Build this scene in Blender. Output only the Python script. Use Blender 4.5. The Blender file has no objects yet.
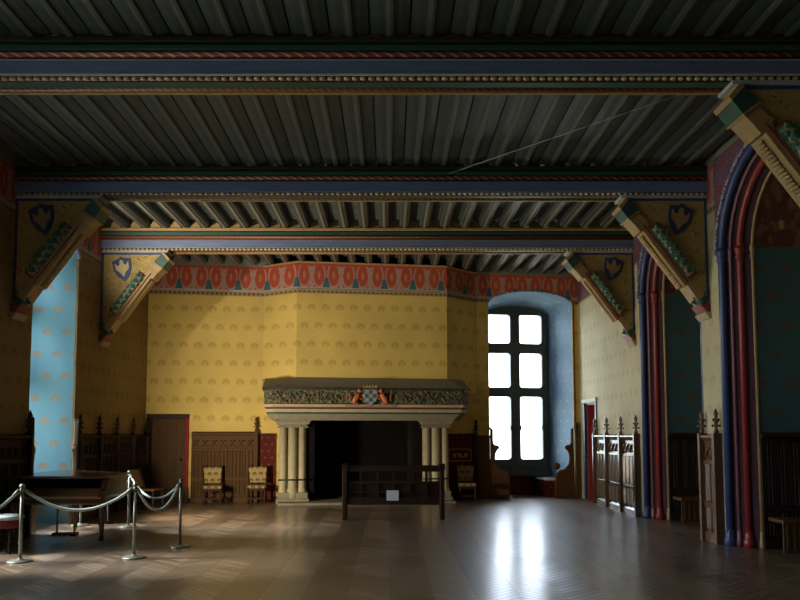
import bpy, math, random
from math import sin, cos, pi, radians as R, hypot
from mathutils import Vector, Matrix
random.seed(7)
SC = bpy.context.scene
COL = SC.collection

# ------------------------------------------------------------------ camera, world, light, exposure
cd = bpy.data.cameras.new('camera'); cam = bpy.data.objects.new('camera', cd); COL.objects.link(cam)
cd.sensor_width = 36; cd.lens = 36 * 778 / 800; cd.clip_end = 200
cam.location = (0, 0, 1.6); cam.rotation_euler = (R(90 + 4.3), 0, 0)
cd.shift_x = 10 / 800; cd.shift_y = 76 / 800
SC.camera = cam
SC.view_settings.view_transform = 'Standard'; SC.view_settings.look = 'None'
SC.view_settings.gamma = 1; SC.view_settings.use_curve_mapping = False
SC.view_settings.exposure = 0.0
SKY = 8.8
LAMP = 1050
SUN = 22.0
LAMP2 = 430
w = bpy.data.worlds.new('overcast_sky'); SC.world = w; w.use_nodes = True
nt = w.node_tree; bg = nt.nodes['Background']
tc = nt.nodes.new('ShaderNodeTexCoord'); sp = nt.nodes.new('ShaderNodeSeparateXYZ'); rp = nt.nodes.new('ShaderNodeValToRGB')
nt.links.new(tc.outputs['Generated'], sp.inputs[0]); nt.links.new(sp.outputs['Z'], rp.inputs[0])
rp.color_ramp.elements[0].position = 0.0; rp.color_ramp.elements[0].color = (.42, .47, .42, 1)
rp.color_ramp.elements[1].position = 0.06; rp.color_ramp.elements[1].color = (.74, .86, 1, 1)
nt.links.new(rp.outputs[0], bg.inputs[0])
mr = nt.nodes.new('ShaderNodeMapRange'); mr.inputs['From Min'].default_value = .1; mr.inputs['From Max'].default_value = -.7
mr.inputs['To Min'].default_value = SKY; mr.inputs['To Max'].default_value = SKY * 2.2     # thin cloud, sun side to the left
nt.links.new(sp.outputs['X'], mr.inputs['Value']); nt.links.new(mr.outputs[0], bg.inputs[1])

# key dimensions (metres)
XL, XR, YL, YR = -5.77, 4.88, 18.4, 20.0       # room corners; the end wall runs slightly askew
YF = -3.2                                       # wall behind the camera
ANG = math.atan2(YR - YL, XR - XL); LEN = hypot(XR - XL, YR - YL)
BB, CB, CE = 5.28, 5.72, 5.90                   # beam underside, joist underside, boards
TH = 1.25                                       # wall thickness at the windows
BEAMS = (15.3, 11.7, 7.8)

def portal(loc, rz, sx, sz):
    l = bpy.data.lights.new('window_daylight', 'AREA'); l.shape = 'RECTANGLE'; l.size = sx; l.size_y = sz
    l.cycles.is_portal = True
    o = bpy.data.objects.new('window_daylight', l); COL.objects.link(o)
    o.location = loc; o.rotation_euler = (R(90), 0, rz)     # shines along local +Y turned by rz
    return o
def bw(s, d=0.0):                               # point on the end wall, d metres into the room
    return (XL + cos(ANG) * s + sin(ANG) * d, YL + sin(ANG) * s - cos(ANG) * d)
sd = bpy.data.lights.new('hazy_sun', 'SUN'); sd.energy = SUN; sd.angle = R(12); sd.color = (.90, .95, 1)
so_ = bpy.data.objects.new('hazy_sun', sd); COL.objects.link(so_); so_.rotation_euler = Vector((cos(R(43)), .02, -sin(R(43)))).to_track_quat('-Z', 'Y').to_euler()
WIN_Y = (13.34, 9.72, 6.1, 2.5)
for y in WIN_Y: portal((XL - TH + .14, y, 2.9), R(90), 1.7, 4.2) .rotation_euler = (R(90), 0, R(-90))
px_, py_ = bw(9.44, -TH + .14)
portal((px_, py_, 2.9), 0, 1.8, 4.2).rotation_euler = (R(90), 0, ANG + R(180) + R(180))

# ------------------------------------------------------------------ materials: a tiny expression language for shader nodes
class T:
    def __init__(s, name):
        s.m = bpy.data.materials.new(name); s.m.use_nodes = True; s.t = s.m.node_tree
        s.b = s.t.nodes['Principled BSDF']; s.o = s.t.nodes['Material Output']
        tcn = s.t.nodes.new('ShaderNodeTexCoord'); s.sp = s.t.nodes.new('ShaderNodeSeparateXYZ')
        s.t.links.new(tcn.outputs['Object'], s.sp.inputs[0]); s.pos = tcn.outputs['Object']
        s.x, s.y, s.z = (E(s, s.sp.outputs[i]) for i in range(3))
    def noise(s, scale, detail=3, vec=None, stretch=None, out='Fac'):
        n = s.t.nodes.new('ShaderNodeTexNoise'); n.inputs['Scale'].default_value = scale; n.inputs['Detail'].default_value = detail
        src = vec if vec is not None else s.pos
        if stretch:
            mp = s.t.nodes.new('ShaderNodeMapping'); mp.inputs['Scale'].default_value = stretch
            s.t.links.new(src, mp.inputs[0]); src = mp.outputs[0]
        s.t.links.new(src, n.inputs['Vector']); return E(s, n.outputs[out])
    def white(s, a, b):
        c = s.t.nodes.new('ShaderNodeCombineXYZ'); a.put(c.inputs[0]); b.put(c.inputs[1])
        n = s.t.nodes.new('ShaderNodeTexWhiteNoise'); s.t.links.new(c.outputs[0], n.inputs['Vector']); return E(s, n.outputs['Value'])
    def mix(s, fac, a, b):
        n = s.t.nodes.new('ShaderNodeMix'); n.data_type = 'RGBA'
        if isinstance(fac, E): fac.put(n.inputs[0])
        else: n.inputs[0].default_value = fac
        for v, i in ((a, 6), (b, 7)):
            if isinstance(v, tuple): n.inputs[i].default_value = (*v, 1)
            else: s.t.links.new(v, n.inputs[i])
        return n.outputs[2]
    def scale(s, c, k):                         # colour times a number expression
        n = s.t.nodes.new('ShaderNodeVectorMath'); n.operation = 'SCALE'
        if isinstance(c, tuple): n.inputs[0].default_value = c
        else: s.t.links.new(c, n.inputs[0])
        k.put(n.inputs['Scale']); return n.outputs[0]
    def done(s, col, rough=.6, bump=None, strength=.3, dist=.01, metal=0, spec=.5):
        bi = s.b.inputs
        if isinstance(col, tuple): bi['Base Color'].default_value = (*col, 1)
        else: s.t.links.new(col, bi['Base Color'])
        if isinstance(rough, E): rough.put(bi['Roughness'])
        else: bi['Roughness'].default_value = rough
        bi['Metallic'].default_value = metal; bi['Specular IOR Level'].default_value = spec
        if bump is not None:
            n = s.t.nodes.new('ShaderNodeBump'); n.inputs['Strength'].default_value = strength; n.inputs['Distance'].default_value = dist
            bump.put(n.inputs['Height']); s.t.links.new(n.outputs[0], bi['Normal'])
        return s.m
class E:
    def __init__(s, t, k): s.t = t; s.k = k
    def put(s, inp): s.t.t.links.new(s.k, inp)
    def op(s, o, *a):
        n = s.t.t.nodes.new('ShaderNodeMath'); n.operation = o
        for i, v in enumerate((s,) + a):
            if isinstance(v, E): v.put(n.inputs[i])
            else: n.inputs[i].default_value = v
        return E(s.t, n.outputs[0])
    def __add__(s, o): return s.op('ADD', o)
    __radd__ = __add__
    def __sub__(s, o): return s.op('SUBTRACT', o)
    def __rsub__(s, o): return (s * -1) + o
    def __mul__(s, o): return s.op('MULTIPLY', o)
    __rmul__ = __mul__
    def __truediv__(s, o): return s.op('DIVIDE', o)
    def __gt__(s, o): return s.op('GREATER_THAN', o)
    def __lt__(s, o): return s.op('LESS_THAN', o)
    def floor(s): return s.op('FLOOR')
    def fract(s): return s.op('FRACT')
    def abs(s): return s.op('ABSOLUTE')
    def mod2(s): return ((s * .5).fract()) * 2
    def soft(s, k): return (s * k).op('MINIMUM', 1.0).op('MAXIMUM', 0.0)
    def max(s, o): return s.op('MAXIMUM', o)
    def min(s, o): return s.op('MINIMUM', o)

def motif(u, v, du, dv, ru, rv):                # staggered rows of little crowns: 1 inside a motif
    row = (v / dv).floor()
    fu = ((u / du) + (row.mod2() * .5)).fract() - .5
    fv = (v / dv).fract() - .5
    e = (fu / ru) * (fu / ru) + (fv / rv) * (fv / rv)
    cut = fv > (-rv * .55)
    hole = ((fu / (ru * .45)) * (fu / (ru * .45)) + ((fv + rv * .3) / (rv * .5)) * ((fv + rv * .3) / (rv * .5)))
    return ((1 - e).soft(5)) * (cut * .6 + .4) * (1 - (1 - hole).soft(3) * .5)

RED, PALE, TEAL = (.36, .045, .018), (.36, .33, .27), (.035, .10, .12)
def frieze(t, u, v):                            # painted frieze: red ground, pale looped ornament, blue corners; v 0..1
    fu = (u / .70).fract() - .5; au = fu.abs()
    n = t.noise(14, 3)
    a, b = (au - .25) / .185, (v - .52) / .40
    e = a * a + b * b
    ring = (e > .95) * (e < 1.55) * (v < .86)
    inner = ((a * a * 3.2 + b * b * 1.6) < .22)
    mid = (au < .05 + v * -.02 + .02) * (v < .72)
    flor = ((fu * fu * 90 + (v - .68) * (v - .68) * 40) < 1)
    tri = (v < .42) * (au > .36 + v * .2)
    bott = (v < .07)
    c = t.mix(n * .4, RED, (.46, .10, .025))
    c = t.mix((ring.max(mid).max(flor)) * (n * .6 + .25), c, PALE)
    c = t.mix(inner * .55, c, (.40, .26, .12))
    c = t.mix(tri, c, TEAL)
    c = t.mix(bott, c, PALE)
    c = t.mix((v > .95), c, (.16, .17, .12))
    return c
def wallpaper(name, ax, ground, mark, frz=True, k=1.0):
    t = T(name); u = t.x if ax == 'x' else t.y
    m = motif(u, t.z, .335, .44, .30, .20)
    n = t.noise(1.3, 4); n2 = t.noise(45, 2)
    c = t.mix(m * .42, ground, mark)
    c = t.scale(c, (n * .5 + .74) * (n2 * .35 + .82))
    if frz:
        v = (t.z - 5.06) / .66
        f = frieze(t, u, v)
        c = t.mix(t.z > 5.06, c, f)
        dots = ((u / .11).fract() - .5).abs() < .22
        dd = (t.z > 4.985) * (t.z < 5.03) * dots
        c = t.mix((t.z > 4.955) * (t.z < 5.06), c, (.30, .19, .08))
        c = t.mix(dd, c, (.05, .02, .02))
    return t.done(c, .75, n2, .15)
M = {}
OCH = (.58, .40, .095); OCHM = (.30, .15, .035)
M['wall_back'] = wallpaper('painted_ochre_end_wall', 'x', OCH, OCHM)
M['wall_left'] = wallpaper('shade_darkened_ochre_left_wall', 'x', (.25, .155, .045), (.12, .055, .018))  # end wall's ochre, darkened in the colour for grazing shade
M['wall_right'] = wallpaper('light_paled_ochre_right_wall', 'x', (.48, .41, .23), (.34, .26, .13))  # same ochre, made paler to imitate cool grazing window light

def reveal_mat(name, ground, ground2, mark, du, dv, ru, rv, red_above=None):
    t = T(name)
    m = motif(t.y, t.z, du, dv, ru, rv)
    n = t.noise(2.2, 4, stretch=(1, 1, .35))
    c = t.mix(n, ground, ground2)
    c = t.mix(m * .8, c, mark)
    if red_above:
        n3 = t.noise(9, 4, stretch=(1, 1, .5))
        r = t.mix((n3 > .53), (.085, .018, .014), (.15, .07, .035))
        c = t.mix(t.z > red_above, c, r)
    return t.done(c, .7)
M['reveal'] = reveal_mat('sky_blue_reveal_with_gold_suns', (.09, .24, .30), (.18, .37, .42), (.36, .20, .07), .36, .41, .24, .17)
M['reveal_star'] = reveal_mat('pale_blue_reveal_with_gold_stars', (.11, .22, .38), (.22, .36, .50), (.58, .44, .18), .30, .26, .13, .12)
M['reveal_shaded'] = reveal_mat('blue_niche_darkened_for_shade', (.026, .075, .088), (.04, .11, .125), (.12, .045, .02), .42, .42, .22, .17, 4.3)  # left reveal's blue, darkened in the colour to stand for the unlit niche

def plain(name, c, rough=.6, var=.25, sc=8, bump=.15, metal=0, stretch=None, spec=.5):
    t = T(name); n = t.noise(sc, 4, stretch=stretch)
    return t.done(t.scale(c, n * (2 * var) + (1 - var)), rough, n, bump, metal=metal, spec=spec)
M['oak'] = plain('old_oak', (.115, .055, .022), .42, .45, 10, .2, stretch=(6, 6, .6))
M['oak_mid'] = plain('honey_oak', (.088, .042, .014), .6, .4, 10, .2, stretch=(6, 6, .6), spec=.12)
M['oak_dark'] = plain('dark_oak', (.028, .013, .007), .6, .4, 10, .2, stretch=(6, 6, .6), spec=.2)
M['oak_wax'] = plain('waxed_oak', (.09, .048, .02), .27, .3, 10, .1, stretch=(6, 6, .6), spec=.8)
M['order'] = plain('dark_plum_arch_order', (.05, .022, .028), .8, .3, 8, .1, spec=.1)
M['oak_tan'] = plain('tan_oak', (.16, .09, .035), .6, .3, 10, .2)
M['walnut'] = plain('polished_walnut', (.055, .022, .010), .16, .4, 8, .05, stretch=(.6, 6, 6))
M['walnut_edge'] = plain('worn_walnut_edge', (.20, .10, .035), .25, .4, 8, .05, stretch=(.6, 6, 6))
M['stone'] = plain('cream_stone', (.40, .33, .19), .7, .25, 6, .3)
M['stone_grey'] = plain('weathered_grey_stone', (.25, .21, .135), .7, .3, 7, .4)
M['frame'] = plain('green_grey_window_frame', (.075, .088, .080), .55, .25, 9, .2)
M['soot'] = plain('sooty_brick', (.010, .008, .007), 1.0, .5, 6, .4, spec=.05)
M['dark_core'] = plain('dark_beam_timber', (.022, .020, .018), .55, .4, 7, .2)
M['beam_blue'] = plain('blue_painted_band', (.15, .195, .34), .5, .35, 6, .15, stretch=(.4, 4, 4))
M['beam_green'] = plain('green_painted_moulding', (.028, .085, .060), .5, .35, 9, .15)
M['beam_red'] = plain('red_painted_moulding', (.22, .028, .022), .5, .3, 9, .15)
M['ochre_paint'] = plain('ochre_painted_moulding', (.38, .24, .09), .55, .35, 9, .15)
M['bead'] = plain('pale_gold_beads', (.55, .42, .20), .5, .3, 30, .1)
M['blue_line'] = plain('grey_white_cap_moulding', (.42, .42, .40), .5, .2, 9, .1)
M['blue'] = plain('blue_colonnette_paint', (.035, .060, .16), .42, .3, 9, .1)
M['red'] = plain('red_colonnette_paint', (.25, .026, .022), .42, .25, 9, .1)
M['red_matt'] = plain('matt_red_paint', (.26, .020, .022), .8, .2, 9, .05, spec=.08)
M['pink'] = plain('plum_painted_moulding', (.20, .085, .11), .5, .3, 9, .1)
M['maroon'] = None
M['iron'] = plain('black_iron', (.03, .03, .032), .4, .2, 20, .1, metal=.8)
M['pewter'] = plain('dull_brass', (.26, .26, .19), .42, .25, 20, .05, metal=.7)
M['rope'] = plain('pale_green_rope', (.42, .47, .40), .8, .3, 60, .4)
M['paper'] = plain('white_card', (.62, .66, .80), .6, .05, 5, 0)
M['seat_white'] = plain('pale_seat_top', (.55, .60, .55), .5, .1, 5, .05)
M['crimson'] = plain('crimson_cloth', (.15, .02, .02), .8, .3, 20, .2)
M['lion'] = plain('russet_lion_paint', (.42, .12, .035), .55, .3, 14, .2)
M['silver_paint'] = None

def two(name, c1, c2, fn, rough=.6, bump=False, spec=.5):
    t = T(name); f = fn(t); c = t.mix(f, c1, c2); n = t.noise(12, 3)
    return t.done(t.scale(c, n * .5 + .75), rough, (f + n * .3) if bump else None, .4, spec=spec)
M['twist'] = two('red_and_cream_twisted_rope', (.30, .035, .025), (.50, .40, .26), lambda t: ((t.x * 7.5 + t.z * 16).fract() > .70), .5, True)
M['twist_orange'] = two('orange_twisted_rope', (.34, .12, .03), (.16, .04, .02), lambda t: ((t.x * 12 + t.z * 16).fract() > .60), .5, True)
M['maroon'] = two('maroon_wall_with_gold_flecks', (.085, .014, .010), (.30, .16, .06), lambda t: motif(t.x, t.z, .16, .16, .14, .14) * .5, .7, False, .08)
M['arms'] = two('blue_and_silver_checky_arms', (.26, .28, .26), (.06, .08, .10), lambda t: ((t.x * 11).floor() + (t.z * 11).floor()).mod2() > .5, .5, True)
def scale_fn(t):
    r = (t.z * 9).floor(); fu = (t.x * 9 + r.mod2() * .5).fract() - .5; fv = (t.z * 9).fract()
    return ((fu * fu * 3 + fv * fv * .9) > .62)
M['scales'] = two('green_scale_pattern', (.035, .13, .085), (.28, .25, .14), scale_fn, .45, True)
def scroll_fn(t):
    n = t.noise(7.5, 1); return ((((n * 9).fract() - .5).abs()) < .10)
M['scroll'] = two('ochre_panel_with_painted_scrolls', (.46, .33, .10), (.27, .14, .05), scroll_fn, .7)
M['vine'] = None
def vine():
    t = T('carved_vine_green_and_gold'); n = t.noise(17, 3); n2 = t.noise(9, 2)
    c = t.mix((n > .5), (.030, .050, .022), (.17, .125, .055)); c = t.mix((n2 > .58) * .6, c, (.09, .035, .025))
    return t.done(c, .6, n, 1.0, .03)
M['vine'] = vine()
def chair_cloth():
    t = T('gold_floral_upholstery'); m = motif(t.x, t.z, .15, .15, .36, .30); n = t.noise(30, 2)
    c = t.mix(m, (.33, .23, .075), (.13, .06, .02)); return t.done(t.scale(c, n * .5 + .75), .85, n, .3)
M['cloth'] = chair_cloth()
def spandrel():
    t = T('dark_red_spandrel_painting'); n = t.noise(6, 2); l = ((n * 8).fract() - .5).abs() < .13
    c = t.mix(l, (.13, .028, .030), (.10, .10, .17)); return t.done(c, .7)
M['spandrel'] = spandrel()
def boards():
    t = T('painted_ceiling_boards'); n = t.noise(20, 3); n2 = t.noise(1.2, 3)
    fx = (t.x / .41).fract() - .5; fy = (t.y / .50).fract() - .5
    e = fx * fx * 34 + fy * fy * 34; k = (e < 1) * (e > .45)
    c = t.mix(k.max((n > .60) * .35), (.085, .10, .09), (.15, .155, .13))
    return t.done(t.scale(c, n2 * .6 + .7), .55, n, .2)
M['boards'] = boards()
def joist_mat(name='dark_green_joist_with_pale_ridge', ridge=(.17, .14, .09)):
    t = T(name); n = t.noise(10, 3, stretch=(4, .5, 4)); m = ((t.y * 5).fract() - .5).abs() < .2
    c = t.mix(m * .3, (.045, .055, .048), (.08, .08, .06)); c = t.mix((t.x.abs() < .03), c, ridge)
    return t.done(t.scale(c, n * .6 + .7), .5, n, .2)
M['joist'] = joist_mat(); M['joist_plain'] = joist_mat('dark_green_board_joist', (.095, .09, .068))
def parquet():
    t = T('herringbone_oak_parquet'); W = .43; PW = .095
    xx = t.x / (2 * W); col = (t.x / W).floor()
    tri = ((xx.fract() - .5).abs()) * 2 * W
    q = (t.y + tri * 1.0) / (PW * 1.414)
    idx = q.floor(); fr = q.fract() - .5
    rnd = t.white(idx, col)
    gap = (fr.abs() > .455).max((((t.x / W).fract() - .5).abs() > .487))
    n = t.noise(3, 4, stretch=(1, 1, 1)); big = t.noise(.7, 3)
    c = t.mix(rnd, (.12, .079, .046), (.23, .158, .098))
    c = t.scale(c, (n * .4 + .8) * (col.mod2() * .34 + .80))  # alternate columns tinted lighter, imitating how each board direction reflects the windows
    c = t.mix(gap * .7, c, (.03, .018, .010))
    crown = 1 - fr * fr * 4                      # every board is slightly cupped
    tilt = (rnd - .5) * fr * 1.2
    h = crown * .6 + tilt * .7 + (1 - gap) * .10 + n * .2
    rough = (big * .12 + .30) + rnd * .10
    m = t.done(c, rough, h, 1.0, .007, spec=.6)
    bn = t.t.nodes.new('ShaderNodeBump'); bn.inputs['Strength'].default_value = .5; bn.inputs['Distance'].default_value = .002
    h.put(bn.inputs['Height']); t.t.links.new(bn.outputs[0], t.b.inputs['Coat Normal'])
    t.b.inputs['Coat Weight'].default_value = .5; t.b.inputs['Coat Roughness'].default_value = .19       # wax polish
    return m
M['floor'] = parquet()
def glass_mat():
    t = T('clear_window_glass'); N = t.t.nodes; L = t.t.links
    tr = N.new('ShaderNodeBsdfTransparent'); gl = N.new('ShaderNodeBsdfGlossy'); gl.inputs['Roughness'].default_value = .05
    mx = N.new('ShaderNodeMixShader'); fr = N.new('ShaderNodeFresnel'); fr.inputs[0].default_value = 1.35
    L.new(fr.outputs[0], mx.inputs[0]); L.new(tr.outputs[0], mx.inputs[1]); L.new(gl.outputs[0], mx.inputs[2]); L.new(mx.outputs[0], t.o.inputs[0])
    return t.m
M['glass'] = glass_mat()
M['trimstripe'] = two('blue_white_chequered_arch_edge', (.30, .33, .42), (.07, .07, .16), lambda t: (t.noise(26, 1) > .5), .6)
M['plaster'] = plain('pale_plaster', (.30, .26, .18), .8, .15, 4, .1)
M['mullion'] = M['frame']

# ------------------------------------------------------------------ mesh helpers
class MB:
    def __init__(s): s.v = []; s.f = []; s.sm = []
    def add(s, vs, fs, smooth=False):
        o = len(s.v); s.v += [tuple(v) for v in vs]
        for f in fs: s.f.append([i + o for i in f]); s.sm.append(smooth)
        return s
    def box(s, x0, x1, y0, y1, z0, z1, mat=None):
        x0, x1 = sorted((x0, x1)); y0, y1 = sorted((y0, y1)); z0, z1 = sorted((z0, z1))
        vs = [(x, y, z) for z in (z0, z1) for y in (y0, y1) for x in (x0, x1)]
        if mat: vs = [mat @ Vector(v) for v in vs]
        return s.add(vs, [(0, 2, 3, 1), (4, 5, 7, 6), (0, 1, 5, 4), (2, 6, 7, 3), (0, 4, 6, 2), (1, 3, 7, 5)])
    def prism(s, poly, a0, a1, axis='y', mat=None, smooth=False):   # poly: 2-D outline, counter-clockwise
        n = len(poly)
        def P(p, a): return {'y': (p[0], a, p[1]), 'z': (p[0], p[1], a), 'x': (a, p[0], p[1])}[axis]
        vs = [P(p, a0) for p in poly] + [P(p, a1) for p in poly]
        if mat: vs = [mat @ Vector(v) for v in vs]
        o = len(s.v); s.add(vs, [tuple(range(n)), tuple(range(2 * n - 1, n - 1, -1))])
        s.add([], []); 
        for i in range(n):
            j = (i + 1) % n; s.f.append([o + i, o + n + i, o + n + j, o + j]); s.sm.append(smooth)
        return s
    def tube(s, path, r, seg=8, mat=None):
        pts = [Vector(p) for p in path]; n = len(pts); rr = r if isinstance(r, (list, tuple)) else [r] * n
        rings = []; up = None
        for i, p in enumerate(pts):
            d = (pts[min(i + 1, n - 1)] - pts[max(i - 1, 0)]).normalized()
            if up is None: up = Vector((0, 0, 1)) if abs(d.z) < .9 else Vector((1, 0, 0))
            a = (up - d * up.dot(d))
            if a.length < 1e-4: a = d.orthogonal()
            a.normalize(); up = a; b = d.cross(a)
            rings.append([p + (a * cos(2 * pi * k / seg) + b * sin(2 * pi * k / seg)) * rr[i] for k in range(seg)])
        vs = [v for rg in rings for v in rg]
        if mat: vs = [mat @ v for v in vs]
        fs = [(i * seg + k, i * seg + (k + 1) % seg, (i + 1) * seg + (k + 1) % seg, (i + 1) * seg + k) for i in range(n - 1) for k in range(seg)]
        s.add(vs, fs, True)
        o = len(s.v) - len(vs)
        s.f.append([o + k for k in range(seg)][::-1]); s.sm.append(False)
        s.f.append([o + (n - 1) * seg + k for k in range(seg)]); s.sm.append(False)
        return s
    def lathe(s, prof, cx=0, cy=0, seg=14, mat=None, cz=0):
        return s.tube_prof(prof, cx, cy, seg, mat, cz)
    def tube_prof(s, prof, cx, cy, seg, mat, cz=0):
        n = len(prof); vs = [(cx + r * cos(2 * pi * k / seg), cy + r * sin(2 * pi * k / seg), cz + z) for r, z in prof for k in range(seg)]
        if mat: vs = [mat @ Vector(v) for v in vs]
        o = len(s.v)
        s.add(vs, [(i * seg + k, i * seg + (k + 1) % seg, (i + 1) * seg + (k + 1) % seg, (i + 1) * seg + k) for i in range(n - 1) for k in range(seg)], True)
        s.f.append([o + k for k in range(seg)][::-1]); s.sm.append(False)
        s.f.append([o + (n - 1) * seg + k for k in range(seg)]); s.sm.append(False)
        return s
    def ball(s, c, rx, ry=None, rz=None, seg=10, rings=6, mat=None):
        ry = ry or rx; rz = rz or rx; vs = []; 
        for i in range(rings + 1):
            th = pi * i / rings; q = max(sin(th), .02)
            for k in range(seg): vs.append((c[0] + rx * q * cos(2 * pi * k / seg), c[1] + ry * q * sin(2 * pi * k / seg), c[2] - rz * cos(th)))
        if mat: vs = [mat @ Vector(v) for v in vs]
        return s.add(vs, [(i * seg + k, i * seg + (k + 1) % seg, (i + 1) * seg + (k + 1) % seg, (i + 1) * seg + k) for i in range(rings) for k in range(seg)], True)
    def loft(s, A, B, smooth=False):            # open strip between two equal-length point lists
        n = len(A); o = len(s.v); s.v += [tuple(p) for p in A] + [tuple(p) for p in B]
        for i in range(n - 1): s.f.append([o + i, o + i + 1, o + n + i + 1, o + n + i]); s.sm.append(smooth)
        return s
    def build(s, name, mat, parent=None, bevel=0, mesh_only=False):
        me = bpy.data.meshes.new(name); me.from_pydata(s.v, [], s.f)
        me.polygons.foreach_set('use_smooth', s.sm); me.materials.append(mat); me.update()
        import bmesh
        b = bmesh.new(); b.from_mesh(me); bmesh.ops.recalc_face_normals(b, faces=b.faces); b.to_mesh(me); b.free()
        o = bpy.data.objects.new(name, me); COL.objects.link(o)
        if parent: o.parent = parent
        if bevel:
            m = o.modifiers.new('bevel', 'BEVEL'); m.width = bevel; m.segments = 2; m.limit_method = 'ANGLE'; m.angle_limit = R(50)
        return o
def thing(name, label, cat, loc=(0, 0, 0), rz=0, group=None):
    o = bpy.data.objects.new(name, None); COL.objects.link(o); o.empty_display_size = .1
    o.location = loc; o.rotation_euler = (0, 0, rz); o['label'] = label; o['category'] = cat
    if group: o['group'] = group
    return o
def struct(o, label=None, loc=None, rz=None):
    o['kind'] = 'structure'
    if label: o['label'] = label
    if loc: o.location = loc
    if rz is not None: o.rotation_euler = (0, 0, rz)
    return o
def tag(o, label, cat, group=None):
    o['label'] = label; o['category'] = cat
    if group: o['group'] = group
    return o
def dup(root, loc, rz, label, group=None):
    r = root.copy(); COL.objects.link(r); r.location = loc; r.rotation_euler = (0, 0, rz); r['label'] = label
    if group: r['group'] = group
    for ch in list(root.children):
        c = ch.copy(); COL.objects.link(c); c.parent = r
        for g in ch.children:
            d = g.copy(); COL.objects.link(d); d.parent = c
    return r
def plate(outer, holes, y0, y1):                # flat plate in the local x-z plane with holes -> verts, faces
    cu = bpy.data.curves.new('outline', 'CURVE'); cu.dimensions = '2D'; cu.fill_mode = 'BOTH'; cu.extrude = (y1 - y0) / 2
    for pl in [outer] + holes:
        sp_ = cu.splines.new('POLY'); sp_.points.add(len(pl) - 1)
        for i, (x, z) in enumerate(pl): sp_.points[i].co = (x, z, 0, 1)
        sp_.use_cyclic_u = True
    ob = bpy.data.objects.new('outline', cu); COL.objects.link(ob)
    dg = bpy.context.evaluated_depsgraph_get(); dg.update()
    me = bpy.data.meshes.new_from_object(ob.evaluated_get(dg))
    vs = [(v.co.x, (y0 + y1) / 2 - v.co.z, v.co.y) for v in me.vertices]; fs = [tuple(p.vertices) for p in me.polygons]
    bpy.data.objects.remove(ob); bpy.data.curves.remove(cu); bpy.data.meshes.remove(me)
    return vs, fs
def arch(s0, s1, z0, zs, rise, n=14):           # bottom-left, up, over the arch, down: open polyline
    c, h = (s0 + s1) / 2, (s1 - s0) / 2
    return [(s0, z0)] + [(c - h * cos(pi * i / n), zs + rise * sin(pi * i / n)) for i in range(n + 1)] + [(s1, z0)]
def rrect(x0, x1, z0, z1, r, n=4):
    out = []
    for cx, cz, a in ((x1 - r, z0 + r, -90), (x1 - r, z1 - r, 0), (x0 + r, z1 - r, 90), (x0 + r, z0 + r, 180)):
        out += [(cx + r * cos(R(a + 90 * i / n)), cz + r * sin(R(a + 90 * i / n))) for i in range(n + 1)]
    return out

# ------------------------------------------------------------------ structure
fl = MB().box(XL - 1.6, XR + 1.6, YF - .5, YR + 1.9, -.15, 0).build('floor', M['floor']); struct(fl, 'herringbone oak parquet floor, shining under the windows')
ce = MB().box(XL - 1.6, XR + 1.6, YF - .5, YR + 1.9, CE, CE + .15).build('ceiling', M['boards']); struct(ce, 'dark painted boards above the ceiling joists')
AL = (XL, 0, 0), R(90)                          # left wall frame: s = y
AR = (XR, 0, 0), R(-90)                         # right wall frame: s = -y
AB = (XL, YL, 0), ANG                           # end wall frame: s from the left corner
def notched(s0, s1, holes, h):
    o = [(s0, 0)]
    for hl in sorted(holes, key=lambda q: min(p[0] for p in q)):
        pts = [(x, 0 if z <= E0 else z) for x, z in hl]
        if pts[0][0] > pts[-1][0]: pts = pts[::-1]
        o += pts
    return o + [(s1, 0), (s1, h), (s0, h)]
E0 = .002
def wall(name, s0, s1, holes, back_holes, mat, frame, label, h=CE):
    b = MB(); vs, fs = plate(notched(s0, s1, holes, h), [], 0, .04); b.add(vs, fs)
    vs, fs = plate([(s0 - 1.2, 0), (s1 + 1.2, 0), (s1 + 1.2, h), (s0 - 1.2, h)], back_holes, TH, TH + .12); b.add(vs, fs)
    return struct(b.build(name, mat), label, *frame)
E0 = .002
# windows in the left wall
SPR, RIS = 4.85, .38
lw = [arch(y - .9, y + .9, E0, SPR, RIS) for y in WIN_Y]
lwo = [arch(y - .82, y + .82, .64, SPR, .3) for y in WIN_Y]
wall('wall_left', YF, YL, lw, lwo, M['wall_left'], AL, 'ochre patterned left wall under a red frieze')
# end wall: door, fireplace, window
WS0, WS1 = 8.37, 10.60
bdoor = [(.10, E0), (.10, 1.99), (.93, 1.99), (.93, E0)]
bfire = [(3.95, E0), (3.95, 1.93), (6.32, 1.93), (6.32, E0)]
bwin = arch(WS0, WS1, E0, 4.93, .33)
wall('wall_back', 0, LEN, [bdoor, bfire, bwin], [arch(8.6, 10.28, .64, 4.75, .25)], M['wall_back'], AB, 'bright ochre end wall with rows of small brown crowns and a red frieze')
# right wall: two-step arched niches, and a door
NI = [(12.1, 15.1), (8.43, 11.43), (4.8, 7.8), (1.1, 4.1)]
rh = [arch(-b, -a, E0, 4.26, 1.32) for a, b in NI]
rdoor = [(-19.45, E0), (-19.45, 2.36), (-18.45, 2.36), (-18.45, E0)]
wall('wall_right', -YR, -YF, rh + [rdoor], [], M['wall_right'], AR, 'ochre patterned right wall, paled in colour for window light, with tall niches')
struct(MB().box(XL - 1.3, XR + 1.3, YF - .2, YF, 0, CE).build('wall_front', M['plaster']), 'wall behind the viewer')

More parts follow.
